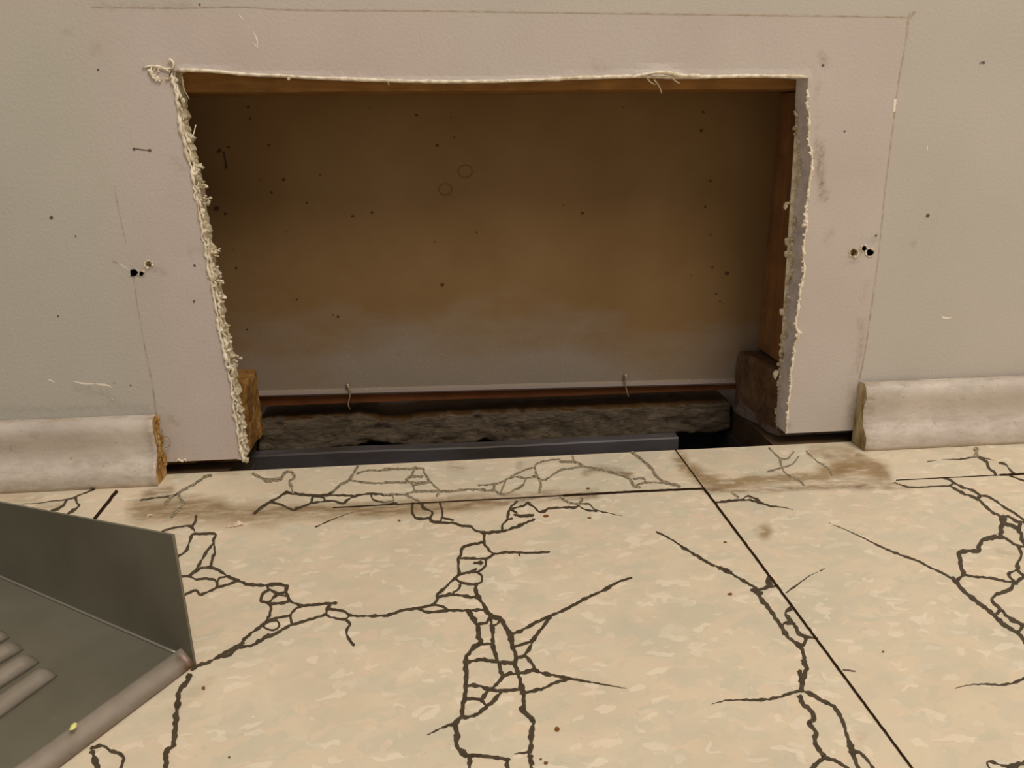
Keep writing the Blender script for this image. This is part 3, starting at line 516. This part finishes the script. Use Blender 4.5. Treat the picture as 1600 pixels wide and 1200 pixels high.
# crumbled plaster round the screw holes
for (x, y, r), nn in zip(screws, (6, 8, 34, 34, 12, 26)):
    for i in range(nn):
        a = random.random()*2*math.pi; cr.blob(onY(x+(r+1.5)*math.cos(a), y+(r+1.3)*math.sin(a), -.0002), random.uniform(.0002, .0006), random.choice((0, 1, 1)), .7)
for i in range(5):
    a = onY(250+i*8+random.random()*4, 719+random.random()*2, -.0006)
tp.tube([onY(*p, -.0008) for p in ((274, 722), (279, 718), (285, 721), (290, 717), (291, 722))], [.0003, .0007, .0006, .0005, .0002], 5)
for (x, y, r), dep, mi_ in ((screws[2], .0022, 0), (screws[3], .0030, 2)):
    q = onY(x, y, dep)
    for i in range(7): cr.blob(q+np.array([random.uniform(-1, 1)*r/3000, random.uniform(0, .001), random.uniform(-1, 1)*r/3000]), .0011, mi_, .5)
o = tp.build('torn_paper_edge', PAPER, wall, True); o['label'] = 'torn white paper rim along the saw cut'
o = cr.build('plaster_crumbs', [GYPSUM, PAPER, PLATE], wall); o['label'] = 'crumbly plaster along the ragged cut'; o['kind'] = 'stuff'

# ------------------------------------------------------------------ baseboards
PROF = [(0, .0362), (-.0022, .0370), (-.0050, .0368), (-.0076, .0352), (-.0090, .0325), (-.0093, .0295), (-.0088, .0262), (-.0082, .0225), (-.0080, .0190), (-.0086, .0160), (-.0102, .0132), (-.0128, .0108), (-.0148, .0080), (-.0156, .0050), (-.0154, .0022), (-.0148, .0003), (0, .0003)]
def board(name, x0, x1, cutx, hs, mraw, seed):
    mb = MB(); xs_ = list(np.arange(min(x0, x1), max(x0, x1), .004))+[max(x0, x1)]; rings = []; gr = []
    if cutx == 'hi': xs_ = xs_[::-1]     # rings start at the visible cut end
    n = len(PROF)
    for i, x in enumerate(xs_):
        vs = []
        for j, (y, z) in enumerate(PROF):
            zz = z*(1+hs(x)); w_ = .00025*noise.noise(Vector((x*60, j*.9, seed)))+.0004*noise.noise(Vector((x*9, j*.2, seed+3)))
            xx = x
            if i == 0: xx += .0006*noise.noise(Vector((j*1.7, seed, 1)))
            vs.append((xx, y+(w_ if 0 < j < n-1 else 0)-.0003, max(.0003, zz+(w_*.7 if 1 <= j < 13 else 0))))
            g = 0
            if j <= 2: g = .5
            if 9 <= j <= 11: g = .3
            if j >= 12: g = .3
            if i < 2: g = max(g, .6)
            gr.append(g)
        rings.append(mb.add(vs))
    for a, b in zip(rings[:-1], rings[1:]):
        for j in range(n): q = (a+j, a+(j+1) % n, b+(j+1) % n, b+j); mb.face(q if cutx == 'lo' else q[::-1], 0)
    # cut end with a chipped rim
    A = np.array(mb.v[rings[0]:rings[0]+n]); c = np.array([A[0][0]+(.0004 if cutx == 'lo' else -.0004), -.005, .017]); ci = mb.add([c])
    for j in range(n): mb.face((rings[0]+j, rings[0]+(j+1) % n, ci), 1)
    mb.face([rings[-1]+j for j in range(n)], 1)
    o = mb.build(name, [BASE, mraw], smooth=True, attrs={'grime': gr})
    for p in o.data.polygons:
        if p.material_index == 1: p.use_smooth = False
    return o
lx = onZ(250, 756)[0]; rx = onZ(1348, 704)[0]
bl = struct(board('baseboard_left', -1.4, lx, 'hi', lambda x: .0+.05*(x+.12)/.1*0-.02, RAW, 1))
br = struct(board('baseboard_right', rx, 1.4, 'lo', lambda x: .03, RAWP, 7))
# rough splinters at the cut ends
sp = MB()
for i in range(40):
    t = random.random(); j = int(t*11); y, z = PROF[j+1]; sp.blob((lx+random.uniform(-.0003, .0012), y*random.random(), z*.98*random.uniform(.9, 1)-.0006), random.uniform(.0003, .0009), 0, .8, (.8, 1, 1.6))
for i in range(14): sp.blob((lx+random.uniform(.0003, .0014), -.001-random.random()*.004, random.uniform(.006, .014)), random.uniform(.0004, .0008), 0, .8, (.7, .8, 1.6))
sp.build('splinters', RAW, bl)['label'] = 'orange raw splinters on the sawn end'
ds = MB()
for x, y, r in ((1357, 606, 2), (1385, 619, 2), (1468, 615, 1.6), (1530, 630, 2)):
    pass
# ------------------------------------------------------------------ framing inside the wall
YB = .060
def block(name, a, b, mat, bv=.0008): mb = MB(); mb.box(a, b); return bevel(mb.build(name, mat), bv)
h = block('header', (-.22, TH+.0003, .1966), (.2385, YB-.0003, .236), HEADER, .0006); thing(h, 'orange-brown wooden header across the top of the wall opening', 'wooden header')
st = block('stud', (.2012, TH+.0003, .0425), (.2385, YB-.0003, .1962), STUD, .0006); thing(st, 'vertical wooden stud behind the right side of the opening', 'wall stud')
def plate(x_end_f, x_end_b, x_far, z0, z1, mat, name, seed, front=TH+.0003, back=YB-.0003):
    """rough cut end of a bottom plate: dense grid on the end face, plain box behind it"""
    mb = MB(); ny, nz = 22, 26; ids = []
    sgn = 1 if x_far < x_end_f else -1
    for i in range(ny+1):
        for j in range(nz+1):
            t, s = i/ny, j/nz; y = front+(back-front)*t; z = z0+(z1-z0)*s
            x = x_end_f+(x_end_b-x_end_f)*t
            rd = min(t, 1-t, 1-s)*2
            x += sgn*(.0016*noise.noise(Vector((y*70, z*55, seed)))+.0009*noise.noise(Vector((y*260, z*200, seed))))-sgn*.0022*max(0, 1-rd/.12)**2
            if j == nz: z += .0012*noise.noise(Vector((y*120, seed, 0)))-.0005
            ids.append((x, y, z))
    n = mb.add(ids); N1 = nz+1
    for i in range(ny):
        for j in range(nz):
            q = (n+i*N1+j, n+(i+1)*N1+j, n+(i+1)*N1+j+1, n+i*N1+j+1); mb.face(q if sgn > 0 else q[::-1])
    edge = [n+i*N1+nz for i in range(ny+1)]; eb = [n+i*N1 for i in range(ny+1)]
    f = mb.add([(x_far, front, z0), (x_far, front, z1), (x_far, back, z0), (x_far, back, z1)])
    mb.face(edge+[f+3, f+1]); mb.face((eb+[f+2, f])[::-1])
    mb.face([n+j for j in range(nz+1)]+[f+1, f]); mb.face([n+ny*N1+j for j in range(nz+1)][::-1]+[f+2, f+3]); mb.face((f, f+1, f+3, f+2))
    return mb.build(name, mat)
pl = plate(-.1165, -.1140, -.7, .0002, .0412, PLATE, 'bottom_plate', 3); thing(pl, 'rough golden-brown sawn end of the bottom plate at the left', 'wooden plate')
pr = plate(.1985, .1875, .8, .0002, .0412, PLATE2, 'bottom_plate', 9); thing(pr, 'dusty brown sawn end of the bottom plate at the right', 'wooden plate')
# tan rear panel seen through the opening
pb = lambda x: .0225-.0042*(x+.112)/.3
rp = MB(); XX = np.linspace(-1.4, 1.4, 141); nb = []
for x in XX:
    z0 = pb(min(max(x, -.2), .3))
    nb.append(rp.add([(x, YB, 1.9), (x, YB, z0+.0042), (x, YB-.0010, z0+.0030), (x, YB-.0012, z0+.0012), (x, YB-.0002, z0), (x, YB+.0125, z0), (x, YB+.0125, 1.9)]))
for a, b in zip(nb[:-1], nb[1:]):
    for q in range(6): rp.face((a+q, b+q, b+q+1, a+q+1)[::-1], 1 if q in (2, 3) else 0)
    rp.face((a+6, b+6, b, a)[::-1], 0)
for px_, py_, r in ((388, 167, 3.2), (391, 185, 2.8), (357, 230, 2.8), (420, 227, 3.2), (443, 281, 3.6), (424, 301, 3), (479, 317, 2.4), (551, 338, 3.2), (581, 332, 3), (500, 273, 1.8), (651, 180, 3.2), (704, 184, 1.8), (710, 215, 2), (683, 227, 3.4), (745, 363, 2.2), (679, 378, 1.8), (691, 445, 3.8), (464, 468, 2.4), (578, 168, 1.6), (338, 326, 6), (352, 334, 3.2), (365, 390, 1.5), (369, 419, 3), (910, 333, 3.4), (974, 168, 1.6), (1096, 204, 3.6), (1099, 175, 3), (1110, 283, 2.8), (1102, 323, 2.8), (1110, 367, 2), (1113, 418, 2.4), (1136, 427, 4.4), (1119, 459, 2.2), (1125, 471, 2), (528, 495, 2.8), (520, 492, 1.8), (386, 515, 2), (880, 321, 1.5), (787, 240, 1.2), (447, 361, 1.3), (1130, 475, 1.4), (407, 281, 2), (1080, 430, 1.3), (649, 144, 1.6)):
    k += 1; disc(rp, (px_, py_), r*.8, YB, 2, .00012+k*2e-7, .85)
for pts in (((349, 237), (352, 250), (354, 264)), ((340, 238), (345, 233))): k += 1; ribbon(rp, pts, 3.2, YB, 2, .0002+k*2e-7, 2, (0, 0), .5)
for cx, cy, r in ((727, 268, 11), (696, 296, 10)):
    k += 1; ribbon(rp, [(cx+r*math.cos(a), cy+r*.9*math.sin(a)) for a in np.linspace(0, 2*math.pi, 17)], 1.5, YB, 3, .0002+k*2e-7, 2, (0, 0), .2)
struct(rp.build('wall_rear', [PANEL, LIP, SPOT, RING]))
# reddish strip under the panel, then a gap, then the plank
rs = MB()
def slab(mb, ptsT, ptsB, y0, y1, step=12, mi=0, rough=0, seed=0):
    """board whose front face lies at depth y0 between two traced edges"""
    T_ = smooth(ptsT, step); xs0 = [p[0] for p in T_]; tb = np.interp(xs0, [p[0] for p in ptsB], [p[1] for p in ptsB]); nz = 10 if rough else 1; cols = []
    for i, p in enumerate(T_):
        col = []
        for j in range(nz+1):
            s = j/nz; q = onY(p[0], p[1]*(1-s)+tb[i]*s, y0)
            if rough: q = q+np.array([0, rough*(noise.noise(Vector((q[0]*70, q[2]*160, seed)))+.6*noise.noise(Vector((q[0]*230, q[2]*420, seed)))), (rough*.5*noise.noise(Vector((q[0]*150, 5, seed))) if j in (0, nz) else 0)])
            col.append(q)
        t0, b0 = col[0], col[-1]; col = [np.array([t0[0], y1, t0[2]])]+col+[np.array([b0[0], y1, b0[2]])]
        cols.append(mb.add(col))
    m_ = nz+3
    for a, b in zip(cols[:-1], cols[1:]):
        for j in range(m_): mb.face((a+j, a+(j+1) % m_, b+(j+1) % m_, b+j), mi)
    mb.face([cols[0]+j for j in reversed(range(m_))], mi); mb.face([cols[-1]+j for j in range(m_)], mi)
slab(rs, [(395, 617), (700, 608), (900, 600), (1165, 590)], [(395, 635), (700, 624), (900, 618), (1165, 607)], .0625, .0965, 40)
thing(rs.build('wood_strip', SILL), 'narrow reddish-brown wood strip just below the rear panel', 'wood strip')
pk = MB()
slab(pk, [(404, 658), (500, 653), (575, 651), (600, 657), (640, 656), (660, 651), (750, 646), (850, 642), (950, 638), (1050, 634), (1141, 628.5)],
     [(404, 705), (500, 703), (560, 697), (578, 690), (605, 691), (650, 699), (690, 697), (740, 691), (757, 686), (772, 692), (850, 692), (950, 687), (1080, 675), (1110, 678), (1141, 670)], .0632, .0965, 3, 0, .0022, 4)
o = pk.build('plank', PLANK, smooth=True); thing(o, 'rough weathered grey plank with broken lower edge down inside the opening', 'plank')
dm = MB()
T_ = smooth([(385, 714), (500, 708), (600, 704), (700, 701), (800, 697), (900, 692), (1000, 687), (1060, 684)], 20); cols = []
for p in T_:
    q = onY(*p, .052); cols.append(dm.add([(q[0], .0600, q[2]+.0005), (q[0], .0525, q[2]+.0004), (q[0], .0515, q[2]-.0004), (q[0], .0515, -.105), (q[0], .0530, -.105), (q[0], .0530, q[2]-.002), (q[0], .0600, q[2]-.001)]))
for a, b in zip(cols[:-1], cols[1:]):
    for j in range(7): dm.face((a+j, a+(j+1) % 7, b+(j+1) % 7, b+j))
for c_ in (cols[0], cols[-1]): dm.face([c_+j for j in range(7)])
dm.box((-.1208, .0535, -.106), (.190, .0995, -.104)); dm.box((-.1208, .0012, -.106), (.190, .0535, -.104)); dm.box((-.1208, .0012, -.104), (.190, .0022, -.024)); dm.box((-.1212, .0022, -.104), (-.1200, .0985, -.0190)); dm.box((.1895, .0022, -.104), (.1908, .0985, -.0190)); dm.box((-.1208, .0985, -.104), (.190, .0995, -.0190))  # unseen sides and bottom, added to stop world light leaking in from below
thing(dm.build('duct_edge_and_light_seal', DUCT), 'smooth dark grey metal duct edge at the bottom of the opening, with an added unseen box that seals out light', 'duct')
# nails poking out under the panel
for i, (pts, lab) in enumerate(((((543, 603), (547, 610), (546, 622), (544, 632), (547, 640)), 'thin bent nail below the rear panel, left of the two'), (((978, 588), (977, 600), (979, 610), (982, 620)), 'thin straight nail below the rear panel, right of the two'))):
    nm = MB(); P = smooth(pts, 3); nm.tube([onY(*p, .0575) for p in P], [.0006 if j < 2 else .00045 for j in range(len(P))], 8)
    q = onY(*pts[0], .0575); nm.tube([q+np.array([0, .0022, .0006]), q], .0010, 8)
    thing(nm.build('nail', NAIL, smooth=True), lab, 'nail')
# curled fibre beside the left baseboard, crumbs on the floor
hb = MB(); hb.tube([onY(x, y, -.002) for x, y in smooth([(254, 698), (262, 699), (266, 692), (264, 685), (257, 682), (251, 682)], 2)], .00016, 5)
thing(hb.build('fibre', FIB, smooth=True), 'thin curled brown fibre beside the left baseboard end', 'fibre')
for px_, py_, r, lab in ((372, 818, .0019, 'largest pinkish plaster crumb on the stained floor strip'), (358, 822, .0012, 'plaster crumb just left of the largest one'), (234, 804.5, .0011, 'small white crumb on the brown stain right of the dustpan top'), (1404, 755, .0009, 'tiny white crumb by the seam in front of the right baseboard')):
    cm = MB(); q = onZ(px_, py_, r*.45); cm.blob(q, r, 0, .7, (1.1, .9, .5)); cm.blob(q+np.array([r*.8, 0, -r*.15]), r*.6, 0, .7, (1, 1, .6)); cm.blob(q+np.array([-r*.5, -r*.5, -r*.2]), r*.5, 0, .7, (1, 1, .6))
    thing(cm.build('plaster_crumb', CRUMB), lab, 'crumb', 'loose plaster crumbs on the floor')

# ------------------------------------------------------------------ dustpan
pan = empty('dustpan', tuple(onZ(304, 1042)))
thing(pan, 'grey metal dustpan with ribbed tray lying on the floor at left', 'dustpan')
O = onZ(304, 1042); u = np.array([-.522, -.853, 0]); v = np.array([-.833, .553, 0]); up = np.array([0, 0, 1.])
LU, LV = .25, .21     # width along the lip, depth
def pp(a, b, z): return O+u*a+v*b+up*z-O      # local coordinates (parented to the empty)
T1 = .0009
def tz(b): return .0028+.006*max(0, (b-.12))/.1 # tray height
tr = MB(); nb_, na = 40, 4
rows = []
for i in range(nb_+1):
    b = .006+(LV-.006)*i/nb_; rows.append(tr.add([pp(.0008, b, tz(b)), pp(LU-.0008, b, tz(b)), pp(LU-.0008, b, tz(b)-T1), pp(.0008, b, tz(b)-T1)]))
for a, b in zip(rows[:-1], rows[1:]):
    for j in range(4): tr.face((a+j, a+(j+1) % 4, b+(j+1) % 4, b+j))
for c_ in (rows[0], rows[-1]): tr.face([c_+j for j in range(4)])
tray = tr.build('tray', PAN, pan)
# lip: folded hem along the open side
lp = MB(); prof = [(.0072, .0022), (.0068, .0050), (.0062, .0056), (.0052, .0056), (.0034, .0046), (.0018, .0034), (.0006, .0020), (.0, .0008), (.0006, .0002), (.0075, .0002)]
rings = []; ru = []
for a in np.linspace(0, LU, 90):
    rings.append(lp.add([pp(a, b, z+(.00015*noise.noise(Vector((a*150, j, 0))))) for j, (b, z) in enumerate(prof)]))
    ru += [(.7 if (a < .003 and j > 3) else 0)+(.35 if j >= 6 else 0) for j in range(len(prof))]
m_ = len(prof)
for a, b in zip(rings[:-1], rings[1:]):
    for j in range(m_): lp.face((a+j, a+(j+1) % m_, b+(j+1) % m_, b+j))
for c_ in (rings[0], rings[-1]): lp.face([c_+j for j in range(m_)])
lo = lp.build('lip', LIPM, pan, True, attrs={'rust': ru}); lo['label'] = 'worn paler folded lip with a rusty corner'
def sidewall(name, a, sg):
    sw = MB(); cols = []
    for i in range(31):
        b = LV*i/30; h = .0520-.115*b*(1 if b < .12 else .0)-(.115*.12 if b >= .12 else 0); lean = sg*.0012
        b0 = b+(.0 if i else 0)
        cols.append(sw.add([pp(a, b0, .0012 if i else .0004), pp(a+sg*.0, b0, h*.5), pp(a+sg*.0, b0+(.0003 if i == 0 else 0), h), pp(a+sg*T1, b0, h), pp(a+sg*T1, b0, .0012 if i else .0004)]))
    for p, q in zip(cols[:-1], cols[1:]):
        for j in range(5): sw.face((p+j, p+(j+1) % 5, q+(j+1) % 5, q+j))
    for c_ in (cols[0], cols[-1]): sw.face([c_+j for j in range(5)])
    o = sw.build(name, PAN, pan); return o
sidewall('side_wall', 0, -1); sidewall('side_wall', LU, 1)
# bright bead where the side wall is folded up from the tray
bd = MB(); bd.tube([pp(.0003, b, tz(b)+.0003) for b in np.linspace(.008, LV, 30)], .00055, 8)
o = bd.build('fold_bead', PAN2, pan, True); o['label'] = 'paler fold line between tray and side wall'
bw = MB(); bw.v = []; n = bw.add([pp(-T1, LV, .002), pp(LU+T1, LV, .002), pp(LU+T1, LV, .0382), pp(-T1, LV, .0382), pp(-T1, LV+T1, .002), pp(LU+T1, LV+T1, .002), pp(LU+T1, LV+T1, .0382), pp(-T1, LV+T1, .0382)])
for q in ((0, 3, 2, 1), (4, 5, 6, 7), (0, 1, 5, 4), (1, 2, 6, 5), (2, 3, 7, 6), (3, 0, 4, 7)): bw.face([n+i for i in q])
bw.build('back_wall', PAN, pan)
# ribs pressed into the tray, staggered ends
for i, (p0, p1) in enumerate((((76, 1046), (-60, 1143)), ((49, 1025), (-70, 1101)), ((25, 1005), (-80, 1066)), ((5, 986), (-90, 1035)), ((-18, 968), (-100, 1005)))):
    A = onZ(*p0, .0045)-O; B = onZ(*p1, .0045)-O; d = (B-A)/np.linalg.norm(B-A); L = .07
    rb = MB(); P = [A+d*L*t for t in np.linspace(0, 1, 30)]; side = np.array([d[1], -d[0], 0]); cols = []
    for j, p in enumerate(P):
        e = min(1, (j+.6)/1.2); z0 = .0026
        cols.append(rb.add([np.array([p[0], p[1], 0])+side*.0040*math.cos(t)*(.85+.15*e)+up*(z0+.0040*math.sin(t)*e) for t in np.linspace(0, math.pi, 9)]))
    for p, q in zip(cols[:-1], cols[1:]):
        for j in range(8): rb.face((p+j, p+j+1, q+j+1, q+j))
        rb.face((p+8, p, q, q+8))
    rb.face([cols[0]+j for j in range(9)][::-1]); rb.face([cols[-1]+j for j in range(9)])
    o = rb.build('rib', LIPM, pan, True); o['label'] = 'pale raised rib on the tray'
# socket and handle on the far side (out of frame)
hd = MB(); c0 = pp(LU*.5, LV+.002, .020); hd.tube([c0, c0+v*.02+up*.004, c0+v*.05+up*.012], [.008, .011, .011], 16); hd.build('handle_socket', PAN, pan, True)
yc = MB(); q = onZ(115, 1135, .0075)-O*0; yc.blob(q, .0011, 0, .5, (.9, 1.5, .6)); thing(yc.build('paint_chip', YEL), 'tiny yellow chip lying on the dustpan lip', 'chip')
